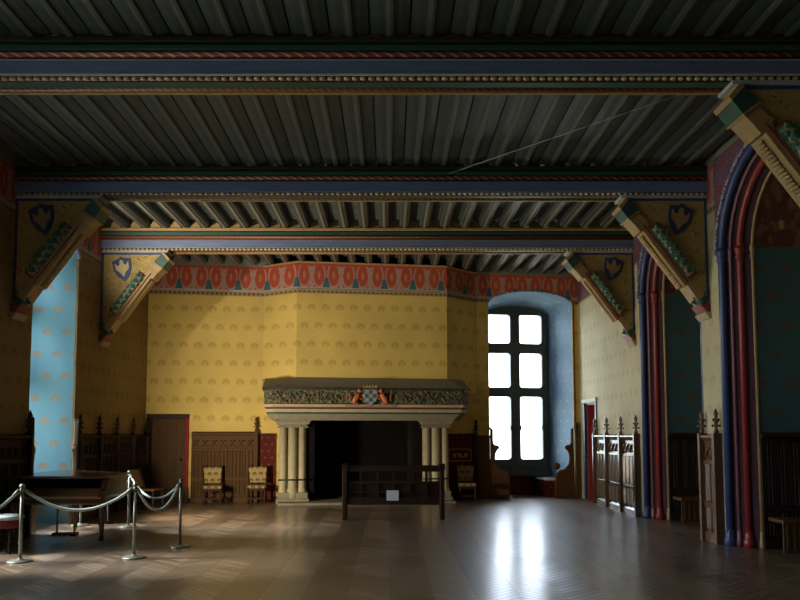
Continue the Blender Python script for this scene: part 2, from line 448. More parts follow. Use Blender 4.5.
def reveal(name, A, B, y0, y1, mat, frame, label=None, smooth=False):
    b = MB().loft([(x, y0, z) for x, z in A], [(x, y1, z) for x, z in B], smooth)
    return struct(b.build(name, mat), label, *frame)
def window(n, c, hw, frame, depth, label, spr=4.75, rise=.28, mw=.13):
    """stone cross frame with six glazed lights, in a wall frame"""
    root = bpy.data.objects.new('window_%d' % n, None); COL.objects.link(root); struct(root, label, *frame)
    a0, a1 = c - hw, c + hw
    rows = [(.94, 2.61), (2.86, 3.785), (4.05, 4.83)]
    holes = [rrect(x0, x1, z0, z1, .07) for z0, z1 in rows for x0, x1 in ((a0 + .15, c - mw), (c + mw, a1 - .15))]
    vs, fs = plate(arch(a0, a1, .5, spr, rise), holes, depth - .16, depth - .02)
    MB().add(vs, fs).build('window_frame', M['frame'], root)
    for i, (z0, z1) in enumerate(rows):
        for x0, x1 in ((a0 + .13, c - mw + .02), (c + mw - .02, a1 - .13)):
            MB().box(x0, x1, depth - .095, depth - .088, z0 - .02, z1 + .02).build('window_pane', M['glass'], root)
    b = MB()
    for x0, x1 in ((a0 + .15, c - mw), (c + mw, a1 - .15)):
        for x in (x0 + .012, x1 - .012): b.tube([(x, depth - .17, 1.72), (x, depth - .17, 1.84)], .016, 6)
    b.build('hinge', M['iron'], root)
    MB().box(a0 - .05, a1 + .05, depth - .24, depth - .16, .5, .66).build('window_sill', M['frame'], root, .01)
    return root
for i, y in enumerate(WIN_Y):
    reveal('trim_%d' % (i + 1), arch(y - .9, y + .9, 0, SPR, RIS), arch(y - .86, y + .86, 0, SPR, RIS - .05), .04, TH, M['reveal'], AL, 'sky blue window reveal painted with gold suns')
    window(i + 2, y, .88, AL, TH, 'tall cross-framed window in the left wall', SPR, .32)
    struct(MB().box(y - .9, y + .9, TH - .2, TH - .02, 0, .52).build('trim_%d' % (i + 10), M['oak_dark']), 'dark oak apron under the left window', *AL)
    b = MB(); P = arch(y - .91, y + .91, 3.9, SPR, RIS + .01)[1:-1]
    b.tube([(x, .0, z) for x, z in P], .035, 6); struct(b.build('trim_%d' % (i + 20), M['trimstripe']), 'blue and white painted window arch edge', *AL)
reveal('trim_5', arch(WS0, WS1, 0, 4.93, .33), arch(8.54, 10.34, 0, 4.78, .25), .04, TH, M['reveal_star'], AB, 'pale blue end window reveal with gold stars')
window(1, 9.41, .90, AB, TH, 'bright tall cross-framed window in the end wall', 4.80, .26)
struct(MB().box(8.5, 10.4, TH - .16, TH - .02, 0, .5).build('trim_6', M['maroon']), 'dark red panel under the end window', *AB)
P = arch(WS0 - .02, WS1 + .02, 4.0, 4.93, .35)[1:-1]
struct(MB().tube([(x, -.005, z) for x, z in P], .03, 6).build('trim_7', M['trimstripe']), 'blue and white painted window arch edge', *AB)
struct(MB().box(WS1 + .02, WS1 + .05, -.02, .0, 1.75, 4.95).build('trim_8', M['oak']), None, *AB)

# right niches: splayed order with colonnettes, then the deep reveal
for i, (a, b_) in enumerate(NI):
    A = arch(-b_, -a, 0, 4.26, 1.32); B = arch(-b_ + .34, -a - .30, 0, 4.26, 1.08)
    reveal('trim_%d' % (30 + i), A, B, .04, .34, M['order'], AR, 'dark splayed arch order of the right wall niche')
    reveal('trim_%d' % (40 + i), B, B, .34, TH, M['reveal_shaded'], AR, 'sky blue niche with suns, coloured darker for shade, dark red above')
    c = -(a + b_) / 2
    for j, (f, yy, r, mt, nm) in enumerate(((.10, .05, .055, 'blue', 'blue'), (.36, .14, .026, 'pink', 'plum'), (.68, .23, .048, 'red', 'red'), (1.0, .36, .022, 'ochre_paint', 'thin gold'))):
        pr = [((1 - f) * p[0] + f * q[0], yy, (1 - f) * p[1] + f * q[1]) for p, q in zip(A, B)]
        bb = MB().tube([(x, y, z + (.0 if k not in (0, len(pr) - 1) else .12)) for k, (x, y, z) in enumerate(pr)], r, 10)
        for e in (0, -1):
            x, y, z = pr[e]
            bb.lathe([(r * 1.7, 0.0), (r * 1.7, .10), (r * 1.25, .13), (r * 1.35, .17), (r, .24)], x, y, 10)
            bb.lathe([(r, 4.14), (r * 1.5, 4.18), (r * 1.1, 4.22), (r * 1.6, 4.28), (r * 1.6, 4.32), (r, 4.36)], x, y, 10)
        struct(bb.build('trim_%d' % (50 + i * 4 + j), M[mt]), nm + ' colonnette following the niche arch', *AR)
    # spandrel painting around the arch, a thin plaster skin
    vs, fs = plate([(-b_ - .02, 4.3)] + arch(-b_ + .01, -a - .01, 4.3, 4.302, 1.275) + [(-a + .02, 4.3), (-a + .02, 5.72), (-b_ - .02, 5.72)], [], -.012, 0)
    struct(MB().add(vs, fs).build('trim_%d' % (70 + i), M['spandrel']), 'dark red painted spandrel above the niche arch', *AR)
    P = arch(-b_ - .03, -a + .03, 4.1, 4.26, 1.36)[1:-1]
    struct(MB().tube([(x, -.01, z) for x, z in P], .025, 6).build('trim_%d' % (80 + i), M['trimstripe']), None, *AR)

# painted cross in the head of the second niche
b = MB(); X0 = XR + .75
for (x0, x1, z0, z1) in ((-.03, .03, 4.55, 5.0), (-.14, .14, 4.84, 4.90)): b.box(X0 + x0, X0 + x1, 10.995, 11.005, z0, z1)
b.ball((X0, 11.0, 5.02), .06, .01, .06); b.ball((X0 - .16, 11.0, 4.87), .05, .01, .05); b.ball((X0 + .16, 11.0, 4.87), .05, .01, .05)
tag(b.build('painted_cross', M['ochre_paint']), 'pale painted cross high in the nearer right niche', 'ornament')

# doors
def door(n, s0, s1, z1, frame, label, leaf, jambmat, dep=.16, knob=1):
    r = bpy.data.objects.new('door_%d' % n, None); COL.objects.link(r); struct(r, label, *frame)
    b = MB().box(s0, s1, dep, dep + .05, 0, z1); 
    nn = 4; ww = (s1 - s0) / nn
    for i in range(nn):
        for z0_, z1_ in ((.12, z1 * .52), (z1 * .56, z1 - .12)):
            x0, x1 = s0 + i * ww + .03, s0 + (i + 1) * ww - .03
            b.prism([(x0, z0_), (x1, z0_), (x1, z1_ - .05), ((x0 + x1) / 2, z1_), (x0, z1_ - .05)], dep - .02, dep)
            b.box((x0 + x1) / 2 - .012, (x0 + x1) / 2 + .012, dep - .035, dep - .02, z0_ + .03, z1_ - .08)
    b.build('door_leaf', leaf, r)
    b = MB().box(s0 - .0, s0 + .03, .04, dep, 0, z1).box(s1 - .03, s1, .04, dep, 0, z1).box(s0, s1, .04, dep, z1 - .03, z1); b.build('door_jamb', jambmat, r)
    MB().ball(((s1 - .12) if knob > 0 else (s0 + .12), dep - .06, 1.0), .03).build('door_handle', M['iron'], r)
    return r
d = door(1, .10, .93, 1.99, AB, 'oak panelled door in the left corner of the end wall', M['oak_mid'], M['oak_dark'])
MB().box(.02, .10, -.05, .04, 0, 2.06).box(.02, 1.0, -.06, .04, 1.99, 2.07).build('door_frame', M['oak_dark'], d, .008)
MB().box(.925, 1.0, -.04, .04, .35, 1.99).build('red_door_post', M['red_matt'], d, .008)['label'] = 'bright red painted door post'
MB().box(.92, 1.01, -.045, .04, 0, .35).build('post_base', M['oak_mid'], d, .008)
d2 = door(2, -19.45, -18.45, 2.36, AR, 'narrow doorway with red and blue painted frame in the right wall', M['red'], M['red'], .22, -1)
MB().box(-19.58, -19.45, -.03, .04, 0, 2.40).box(-18.45, -18.34, -.03, .04, 0, 2.40).build('door_frame', M['blue'], d2, .008)['label'] = 'blue painted door frame'
MB().box(-19.62, -18.28, -.06, .04, 2.38, 2.47).build('lintel_moulding', M['blue_line'], d2, .008)
# thin gold-on-ochre strip at the right end of the end wall and skirting
struct(MB().box(-YR + .02, -15.12, -.012, 0, 5.06, 5.72).box(-YR + .02, -15.12, -.02, 0, 5.02, 5.06).build('trim_9', M['spandrel']), 'dark red frieze of the right wall', *AR)
struct(MB().box(1.0, 2.7, -.02, 0, 0, .1).box(3.2, WS0, -.02, 0, 0, .1).build('baseboard_back', M['oak_dark']), None, *AB)
struct(MB().box(YF, 1.55, -.02, 0, 0, .12).box(3.45, 5.15, -.02, 0, 0, .12).box(7.05, 8.77, -.02, 0, 0, .12).build('baseboard_left', M['oak_dark']), None, *AL)

# ------------------------------------------------------------------ ceiling: beams, joists, brackets
LAB = ['painted blue ceiling beam nearest the end wall', 'painted blue ceiling beam in the middle, second from the end wall', 'painted blue ceiling beam nearest the viewer, with pale beads along its edge']
BEAM_ROOTS = []
for i, y in enumerate(BEAMS):
    r = thing('ceiling_beam', LAB[i], 'beam', (0, y, BB)); x0, x1 = XL, XR; BEAM_ROOTS.append(r)
    MB().box(x0, x1, .03, .42, .03, CB - BB - .02).build('beam_core', M['dark_core'], r)
    MB().box(x0, x1, 0, .03, .05, .19).box(x0, x1, .42, .45, .05, .19).build('blue_band', M['beam_blue'], r, .006)
    MB().box(x0, x1, -.006, .03, .035, .05).box(x0, x1, -.006, .03, .19, .20).build('band_edging', M['blue_line'] if i == 2 else M['ochre_paint'] if i == 0 else M['beam_blue'], r)
    MB().tube([(x0, .012, .255), (x1, .012, .255)], .028, 8).build('rope_moulding', M['twist_orange'] if i == 0 else M['twist'], r)
    MB().box(x0, x1, -.005, .03, .30, .36).build('green_moulding', M['beam_green'], r, .008)
    MB().box(x0, x1, -.02, .45, .385, CB - BB).build('top_moulding', M['ochre_paint'] if i == 0 else M['dark_core'], r, .008)
    b = MB()
    for k in range(int((x1 - x0) / .085)):
        xx = x0 + .05 + k * .085
        b.ball((xx, .055, .022), .036, .026, .024, 8, 4)
    b.build('bead_moulding', M['bead'], r)
    MB().tube([(x0, .095, .026), (x1, .095, .026)], .014, 6).build('red_moulding', M['beam_red'], r)
    MB().box(x0, x1, .13, .26, .012, .03).build('green_soffit', M['beam_green'], r, .006)
    MB().tube([(x0, .31, .024), (x1, .31, .024)], .026, 8).build('soffit_rope', M['twist_orange'], r)
    MB().box(x0, x1, .37, .42, .005, .03).build('soffit_edge', M['ochre_paint'], r, .006)

bays = [(None, None, .40, -.11, 'painted joist over the bay beside the end wall'),
        (BEAMS[1] + .45, BEAMS[0], .40, -.11, 'painted joist between the two farther ceiling beams'),
        (BEAMS[2] + .45, BEAMS[1], .415, 0, 'painted joist between the two nearer ceiling beams'),
        (4.15, BEAMS[2], .415, 0, 'painted joist in front of the nearest ceiling beam')]
JH = .10
prof = [(-JH, .178), (-JH, .055), (-.075, .022), (-.032, .022), (-.026, .004), (0, 0), (.026, .004), (.032, .022), (.075, .022), (JH, .055), (JH, .178)]
prof2 = [(-.198, .178), (-.198, .05), (-.12, .034), (-.045, .030), (-.034, .006), (0, 0), (.034, .006), (.045, .030), (.12, .034), (.198, .05), (.198, .178)]   # broad boards with a moulded ridge
for bi, (y0, y1, stp, off, lab) in enumerate(bays):
    proto = None
    for k in range(-15, 14):
        x = k * stp + off
        if not (XL + (.2 if bi > 1 else JH) < x < XR - (.2 if bi > 1 else JH)): continue
        if bi == 0:
            ya, yb = BEAMS[0] + .43, YL + (x - JH - XL) * math.tan(ANG) - .004
            o = MB().prism(prof, 0, yb - ya, 'y').build('ceiling_joist', M['joist']); o.location = (x, ya, CB)
        elif proto is None:
            ya, yb = y0 - .02, y1 + .02
            proto = o = MB().prism(prof if bi == 1 else prof2, 0, yb - ya, 'y').build('ceiling_joist', M['joist' if bi == 1 else 'joist_plain']); o.location = (x, ya, CB)
        else:
            o = proto.copy(); COL.objects.link(o); o.location = (x, proto.location.y, CB)
        tag(o, lab, 'joist', lab.replace('painted joist', 'joists'))
for bm_, stp, off in zip(BEAM_ROOTS, (.40, .40, .415), (-.11, -.11, 0)):       # little coved stops closing the gaps over each beam
    b = MB()
    for k in range(-15, 14):
        x = (k + .5) * stp + off
        if XL + .2 < x < XR - .2:
            h = stp / 2 - JH
            b.prism([(x - h, 0), (x + h, 0)] + [(x + h * cos(pi * q / 8), .02 + .15 * sin(pi * q / 8)) for q in range(9)], .06, .10, 'y')
    o = b.build('coved_stops', M['ochre_paint'], bm_); o.location = (0, 0, CB - BB)

def bracket(label, loc, flip):
    """spandrel plate with shield and diagonal brace; built for the left wall, mirrored for the right"""
    r = thing('beam_bracket', label, 'bracket', loc); sx = -1 if flip else 1
    S = Matrix.Scale(sx, 4, Vector((1, 0, 0)))
    H_, W_ = 1.72, 1.24
    MB().prism([(0, -H_), (.10, -H_), (W_, -.10), (W_ + .02, -.04), (0, -.04)], .06, .34, 'y', S).build('bracket_panel', M['scroll'], r)
    MB().box(0, W_ + .08, .02, .38, -.045, 0, S).build('cap_moulding', M['blue_line'], r, .006)
    b = MB().box(0.0, .035, .045, .06, -H_ + .1, -.05, S).box(.0, W_, .045, .06, -.085, -.05, S); b.build('painted_border', M['blue'], r)
    # shield
    sh = [(0, -.27), (.11, -.17), (.18, -.02), (.19, .17), (.06, .20), (0, .24), (-.06, .20), (-.19, .17), (-.18, -.02), (-.11, -.17)]
    Msh = S @ Matrix.Translation((.42, 0, -.36)) @ Matrix.Rotation(R(-12), 4, 'Y')
    so = MB().prism(sh, .035, .06, 'y', Msh).build('shield', M['blue'], r, .004)
    eg = MB()
    body = [(0, -.19), (.05, -.10), (.13, -.02), (.14, .12), (.08, .05), (.045, .07), (.035, .14), (0, .17), (-.035, .14), (-.045, .07), (-.08, .05), (-.14, .12), (-.13, -.02), (-.05, -.10)]
    eg.prism(body, .022, .035, 'y', Msh); eg.build('eagle_charge', M['bead'] if 'left' in label and 'end wall' in label else M['ochre_paint'], so)
    # brace
    p0, p1 = Vector((.06, 0, -H_ + .02)), Vector((W_ - .01, 0, -.12)); d_ = (p1 - p0); L_ = d_.length; th = math.atan2(d_.z, d_.x)
    B_ = S @ Matrix.Translation(p0) @ Matrix.Rotation(-th, 4, 'Y')          # local x along the brace, z to its upper side
    b = MB()
    low = [(.12, .05)]
    out = [(.12, -.06), (.40, -.05), (.42, -.085), (L_ - .50, -.075), (L_ - .48, -.12), (L_ - .36, -.12), (L_ - .22, -.14), (L_ - .2, .05), (L_ - .38, .07), (L_ - .44, .11), (L_ - .46, .05), (.44, .035), (.36, .09), (.12, .07)]
    b.prism(out, .02, .36, 'y', B_); b.build('brace', M['ochre_paint'], r, .006)
    b = MB()
    n = 22
    for k in range(n):                          # crockets on the underside
        b.ball((.45 + k * (L_ - 1.0) / (n - 1), .19, -.095), .03, .09, .022, 6, 4, B_)
    b.build('crocket_edge', M['ochre_paint'], r)
    MB().tube([(.42, .012, -.022), (L_ - .42, .012, -.022)], .010, 6, B_).build('red_line', M['red'], r)
    # scaled roll on the upper side
    b = MB().prism([(.50, .035), (L_ - .56, .035), (L_ - .54, .19), (.50, .19)], -.02, .30, 'y', B_)
    b.tube([(.50, -.01, .11), (L_ - .55, -.01, .11)], .07, 10, B_)
    for q in range(7):
        for t_ in range(3): b.ball((.58 + q * .125 + (t_ % 2) * .06, -.05, .055 + t_ * .05), .045, .03, .032, 6, 4, B_)
    rl = b.build('scaled_roll', M['scales'], r)
    b = MB().tube([(.46, .1, .11), (.50, .1, .11)], .115, 12, B_).tube([(L_ - .56, .1, .11), (L_ - .52, .1, .11)], .115, 12, B_); b.build('roll_end', M['red'], rl)
    # upper end block
    MB().prism([(L_ - .20, -.15), (L_ - .03, -.15), (L_ + .02, .05), (L_ - .20, .07)], .0, .38, 'y', B_).build('end_block', M['beam_green'], r, .01)
    MB().prism([(L_ - .225, -.155), (L_ - .20, -.155), (L_ - .20, .075), (L_ - .225, .075)], -.01, .39, 'y', B_).prism([(L_ - .03, -.155), (L_ + .03, -.155), (L_ + .07, .03), (L_ + .02, .05)], -.01, .39, 'y', B_).build('block_edging', M['ochre_paint'], r, .004)
    # carved head at the foot
    b = MB(); b.ball((.10, .16, -H_ + .10), .10, .15, .10, 12, 8, S); b.ball((.17, .10, -H_ + .13), .06, .08, .05, 10, 6, S); b.ball((.06, .03, -H_ + .18), .045, .05, .05, 8, 6, S)
    b.ball((.20, .16, -H_ + .07), .035, .05, .03, 8, 5, S); b.ball((.12, .04, -H_ + .04), .05, .04, .06, 8, 5, S)
    b.build('carved_head', M['iron'] if False else M['beam_green'], r)
    MB().prism([(0, -H_ - .10), (.06, -H_ - .10), (.16, -H_ + .02), (0, -H_ + .02)], .0, .38, 'y', S).build('corbel', M['beam_red'], r, .008)
    MB().prism([(0, -H_ - .2), (.03, -H_ - .2), (.09, -H_ - .12), (.09, -H_ - .1), (0, -H_ - .1)], -.02, .40, 'y', S).build('impost', M['stone'], r, .006)
    return r
names = ['nearest the end wall', 'under the middle ceiling beam', 'under the ceiling beam nearest the viewer']
for i, y in enumerate(BEAMS):
    if i < 2: bracket('scroll-painted beam bracket with shield on the left wall, ' + names[i], (XL, y + .02, BB), False)
    bracket('scroll-painted beam bracket with shield on the right wall, ' + names[i], (XR, y + .02, BB), True)
tag(MB().tube([(.9, 11.70, 5.60), (4.1, 8.22, 5.62)], .004, 5).build('hanging_wire', M['blue_line']), 'thin pale wire strung slantwise below the dark joists', 'wire')

# added low flood lamp, unseen behind the piano, to brighten the end wall
LP = Vector((-5.10, 14.22, .72)); aim = (Vector((3.2, 19.7, 3.9)) - LP).normalized(); Q = aim.to_track_quat('-Z', 'Y').to_matrix().to_4x4()
fl_ = thing('added_fill_lamp', 'added unseen flood lamp behind the piano, brightening the end wall', 'lamp', LP)
MB().lathe([(.13, -.72), (.13, -.70), (.02, -.68), (.015, -.13)], 0, 0, 14).build('lamp_stand', M['iron'], fl_)
MB().lathe([(.05, .12), (.08, .08), (.085, .0), (.095, -.06), (.09, -.06), (.075, .0)], 0, 0, 20, Q).build('lamp_housing', M['iron'], fl_)
ld = bpy.data.lights.new('added_fill_lamp_light', 'SPOT'); ld.energy = LAMP; ld.color = (1, .90, .70); ld.spot_size = R(150); ld.spot_blend = 1.0; ld.shadow_soft_size = .22
lo = bpy.data.objects.new('added_fill_lamp_light', ld); COL.objects.link(lo); lo.parent = fl_; lo.location = aim * .10; lo.rotation_euler = aim.to_track_quat('-Z', 'Y').to_euler()

LP2 = Vector((-5.32, 12.30, 4.62)); aim2 = (Vector((-3.5, 15.3, 5.35)) - LP2).normalized(); Q2 = aim2.to_track_quat('-Z', 'Y').to_matrix().to_4x4()  # added spotlight, unseen behind the bracket, to brighten the farther beam and left bracket
f2 = thing('added_fill_spot', 'added unseen spotlight behind the left beam bracket, brightening the next beam', 'lamp', LP2)
MB().box(-.45, -.42, -.05, .05, -.07, .07).tube([(-.43, 0, 0), (0, 0, 0)], .012, 8).build('wall_arm', M['iron'], f2)
MB().lathe([(.035, .10), (.055, .07), (.06, .0), (.065, -.05), (.06, -.05), (.05, .0)], 0, 0, 18, Q2).build('lamp_housing', M['iron'], f2)
l2 = bpy.data.lights.new('added_fill_spot_light', 'SPOT'); l2.energy = LAMP2; l2.color = (1, .93, .80); l2.spot_size = R(88); l2.spot_blend = 1.0; l2.shadow_soft_size = .06
lo2 = bpy.data.objects.new('added_fill_spot_light', l2); COL.objects.link(lo2); lo2.parent = f2; lo2.location = aim2 * .08; lo2.rotation_euler = aim2.to_track_quat('-Z', 'Y').to_euler()

# ------------------------------------------------------------------ wainscot
def finial(b, x, y, z, h=.36, r=.035):
    b.lathe([(r, 0), (r * 1.3, .02), (r * .7, .06), (r * .8, h * .4), (r * 1.25, h * .5), (r * .6, h * .58), (r * .9, h * .72), (r * 1.1, h * .8), (r * .3, h)], x, y, 8, None, z)
    for q in range(4):
        a = q * pi / 2
        for hh, k in ((.30, 1.5), (.55, 1.2)): b.ball((x + cos(a) * r * k, y + sin(a) * r * k, z + h * hh), r * .5, r * .5, r * .6, 6, 4)
def wains(s0, s1, frame_loc, rz, label, n=4, h=1.56, mat='oak', group=None, posts=(True, True), carve=True, base=True, fin=.36, mat_post=None):
    """one section of wainscot: local x along the wall, y into it"""
    r = thing('wainscot_section', label, 'wainscot', frame_loc, rz, group); m = M[mat]; mp = M[mat_post or mat]
    w0, w1 = s0 + (.042 if posts[0] else 0), s1 - (.042 if posts[1] else 0)
    MB().box(w0, w1, -.05, -.002, 0, h).build('back_board', m, r)
    MB().prism([(-.002, 0), (-.085, 0), (-.085, .11), (-.06, .15), (-.002, .15)][::-1], w0, w1, 'x').build('plinth', m, r)
    b = MB(); ww = (w1 - w0) / n; zt = h - .42 if carve else h - .12
    for i in range(n):
        x0, x1 = w0 + i * ww + .018, w0 + (i + 1) * ww - .018
        for z0, z1 in ((.19, .50), (.60, zt)):
            for j in range(3):
                xa = x0 + (x1 - x0) * j / 3; xb = x0 + (x1 - x0) * (j + 1) / 3; xm = (xa + xb) / 2
                b.prism([(xa + .004, -.05), (xm, -.072), (xb - .004, -.05)][::1], z0, z1, 'z')
    b.build('linenfold_panel', m, r)
    b = MB()
    for i in range(n + 1):
        x = w0 + i * ww; b.box(max(x - .016, w0), min(x + .016, w1), -.074, -.05, .15, zt + .02)
    b.build('muntins', m, r)
    MB().box(w0, w1, -.08, -.05, .51, .585).build('mid_rail', m, r, .006)
    if carve:
        MB().box(w0, w1, -.08, -.05, zt, zt + .05).build('lower_frieze_rail', m, r, .006)
        b = MB(); k = max(2, int((w1 - w0) / .2)); q = (w1 - w0) / k
        for i in range(k):                      # running tracery: slanting leaf shapes and small circles
            xc = w0 + (i + .5) * q
            b.tube([(xc - q * .45, -.058, zt + .08), (xc - q * .15, -.062, zt + .13), (xc + q * .05, -.064, zt + .21), (xc + q * .4, -.058, zt + .25)], [.012, .022, .022, .010], 6)
            b.ball((xc + q * .2, -.058, zt + .11), .028, .014, .028, 8, 4); b.ball((xc - q * .2, -.058, zt + .22), .026, .014, .026, 8, 4)
        b.build('carved_frieze', m, r)
    MB().prism([(-.002, h - .10), (-.06, h - .10), (-.075, h - .06), (-.12, h - .03), (-.12, h), (-.002, h + .03)], w0, w1, 'x').build('cornice', m, r)
    for i, p in enumerate(posts):
        if p and p != 'gap':
            x = s0 if i == 0 else s1
            b = MB().box(x - .04, x + .04, -.13, -.002, 0, h + .04); 
            po = b.build('post', mp, r, .008)
            b2 = MB(); finial(b2, x, -.07, h + .04, fin); b2.build('finial', mp, po)
    return r
B0 = (XL, YL, 0)
wains(1.07, 2.58, B0, ANG, 'carved oak wainscot on the end wall between the door and the fireplace', 5, 1.64, 'oak_mid', posts=(False, True), fin=.34)
# right wall, three sections lit by the window
for i, (a, c_) in enumerate(((18.32, 17.31), (17.31, 16.25), (16.25, 15.25))):
    wains(-a, -c_, (XR, 0, 0), R(-90), ['carved wainscot section on the right wall beside the red doorway', 'middle carved wainscot section between the red doorway and the arched niches', 'carved wainscot section beside the farther arched niche'][i], 4, 1.58, 'oak_wax', posts=(True, True if i == 2 else 'gap'))
wains(-12.03, -11.50, (XR, 0, 0), R(-90), 'narrow oak wainscot section on the pier between the two right niches', 2, 1.58, 'oak')
# left wall
sp_l = [14.34, 15.30, 16.30, 17.32, 18.30]
wl = ['next to the sunlit blue window', 'under the beam bracket', 'left of the corner section', 'in the left corner by the oak door']
for i in range(4):
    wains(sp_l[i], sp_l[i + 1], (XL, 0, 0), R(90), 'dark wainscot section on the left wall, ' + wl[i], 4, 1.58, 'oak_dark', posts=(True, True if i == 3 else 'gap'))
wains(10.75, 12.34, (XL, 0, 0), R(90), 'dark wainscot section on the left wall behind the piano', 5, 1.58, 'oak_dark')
# inside the right niches, on the face towards the viewer, with a bench below
for i, (a, b_) in enumerate(NI[:2]):
    yj = b_ - .34
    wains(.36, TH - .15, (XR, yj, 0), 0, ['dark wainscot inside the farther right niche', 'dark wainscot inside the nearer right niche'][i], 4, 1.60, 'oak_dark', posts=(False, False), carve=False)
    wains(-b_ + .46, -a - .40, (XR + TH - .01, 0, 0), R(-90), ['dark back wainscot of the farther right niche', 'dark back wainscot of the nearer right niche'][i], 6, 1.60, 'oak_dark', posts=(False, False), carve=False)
    r = thing('niche_bench', ['low oak bench inside the farther right niche', 'low oak bench inside the nearer right niche'][i], 'bench', (XR + .40, yj - .10, 0))
    MB().box(0, .68, -.42, 0, .40, .45).build('bench_seat', M['oak'], r, .01)
    MB().box(.02, .66, -.39, -.36, 0, .40).build('bench_front', M['oak'], r)
    b = MB()
    for q in range(7): b.box(.06 + q * .09, .09 + q * .09, -.405, -.39, .05, .37)
    b.build('front_slats', M['oak'], r)
# painted maroon panels left and right of the fireplace
for s0, s1, lb in ((2.64, 3.05, 'maroon painted wall panel left of the fireplace'), (7.25, 7.95, 'maroon painted wall panel right of the fireplace')):
    r = thing('maroon_wall_panel', lb, 'wall panel', B0, ANG)
    MB().box(s0, s1, -.03, -.002, 0, 1.60).build('panel_field', M['maroon'], r)
    MB().box(s0, s1, -.045, -.002, 1.58, 1.62).build('top_strip', M['oak_dark'], r)
    if s0 > 5:
        b = MB().box(s0 + .04, s1 - .06, -.04, -.03, 1.22, 1.25).box(s0 + .04, s1 - .06, -.04, -.03, .93, .96).box(s0 + .04, s0 + .07, -.04, -.03, .96, 1.22).box(s1 - .09, s1 - .06, -.04, -.03, .96, 1.22)
        b.build('painted_frame', M['lion'], r)
        b = MB(); xc = (s0 + s1) / 2
        for dx in (-.14, 0, .14): b.ball((xc + dx, -.034, 1.08), .045, .008, .06, 8, 5)
        b.tube([(xc - .2, -.034, 1.02), (xc - .05, -.034, 1.14), (xc + .05, -.034, 1.02), (xc + .2, -.034, 1.14)], .012, 5)
        b.build('painted_ornament', M['ochre_paint'], r)
# posts at the window side
r = thing('carved_post', 'slim carved oak post with finial between the fireplace and the bright window', 'post', B0, ANG)
MB().box(7.96, 8.04, -.13, -.002, 0, 1.60).build('shaft', M['oak_dark'], r, .008); b = MB(); finial(b, 8.0, -.07, 1.60, .38); b.build('finial', M['oak_dark'], r)
r = thing('oak_panel', 'plain oak panel left of the bright window', 'wall panel', B0, ANG)
MB().box(8.05, 8.36, -.07, -.002, 0, 1.58).build('board', M['oak_mid'], r, .008); MB().box(8.05, 8.36, -.10, -.07, 1.50, 1.58).build('top_rail', M['oak_mid'], r, .006); MB().box(8.05, 8.36, -.09, -.07, 0, .14).build('bottom_rail', M['oak_mid'], r, .006)
b = MB().box(8.10, 8.31, -.082, -.07, .22, .70).box(8.10, 8.31, -.082, -.07, .80, 1.42); b.build('raised_field', M['oak_mid'], r, .01)
# scroll-ended seat boards flanking the window
def scroll_board(pts, y0, y1, label, mir=None):
    r = thing('scroll_end_board', label, 'bench end', B0, ANG)
    q = [(mir - x, z) if mir else (x, z) for x, z in pts]
    MB().prism(q, y0, y1).build('board', M['oak_mid'], r, .012)
    return r, q
low = [(0, 0), (.46, 0), (.50, .10), (.50, .48), (.47, .62), (.38, .70), (.26, .72), (.20, .78), (.14, .86), (.12, 1.0), (.13, 1.12), (.17, 1.20), (.24, 1.26), (.20, 1.33), (.10, 1.34), (.07, 1.42), (.07, 1.72), (.0, 1.78)]
r, q = scroll_board([(8.37 + x, z) for x, z in low], -.08, -.02, 'carved scroll-ended seat board at the left of the bright window')
MB().tube([(8.76, -.05, .5), (8.76, -.05, .62), (8.66, -.05, .68), (8.56, -.05, .66)], .022, 8).build('scroll_roll', M['oak_mid'], r)
r, q = scroll_board([(8.34 + x, z) for x, z in low], -.08, -.02, 'taller carved scroll-ended seat board at the right of the bright window', 18.90)
MB().ball((10.11, -.05, .80), .09, .05, .09).build('scroll_roll', M['oak_mid'], r)
for s_edge, sgn, lb in ((12.44, 1, 'slim scroll-profiled board at the near edge of the blue window'), (14.24, -1, 'slim scroll-profiled board at the far edge of the blue window, its edge gleaming')):
    r = thing('scroll_end_board', lb, 'bench end', (XL, 0, 0), R(90))
    pp = [(s_edge + sgn * (x * .42 + .002), z * 1.06) for x, z in low]
    MB().prism(pp, -.09, -.01).build('board', M['oak_wax'], r, .01)
r = thing('corner_post', 'oak corner post below the ochre strip right of the bright window', 'post', B0, ANG)
MB().box(10.60, 10.69, -.09, -.012, 0, 1.72).build('shaft', M['oak_mid'], r, .01); b = MB(); finial(b, 10.64, -.06, 1.72, .2); b.build('finial', M['oak_dark'], r)
r = thing('window_seat', 'low window seat with top coloured pale for the light on it in the bright window bay', 'seat', B0, ANG)
MB().box(9.92, 10.38, .32, 1.06, .42, .47).build('seat_top', M['seat_white'], r, .012); MB().box(9.95, 10.36, .35, 1.04, 0, .42).build('seat_base', M['maroon'], r)  # red-brown seat; its top is coloured white to imitate window light

# ------------------------------------------------------------------ fireplace
fp = thing('fireplace', 'monumental stone fireplace with ochre painted hood against the end wall', 'fireplace', B0, ANG)
c0, c1 = 5.20, 5.22
# hood
H0 = [(2.72, -.002), (3.50, -.65), (7.14, -.65), (8.02, -.002)]
MB().prism(H0, 2.62, CB - .003, 'z').build('hood', M['wall_back'], fp)
for z0, z1, e in ((5.02, 5.06, .02), (5.68, 5.718, .03)):
    MB().prism([(2.72 - e, -.002), (3.50 - e * .4, -.65 - e), (7.14 + e * .4, -.65 - e), (8.02 + e, -.002)], z0, z1, 'z').build('hood_moulding', M['ochre_paint'], fp)
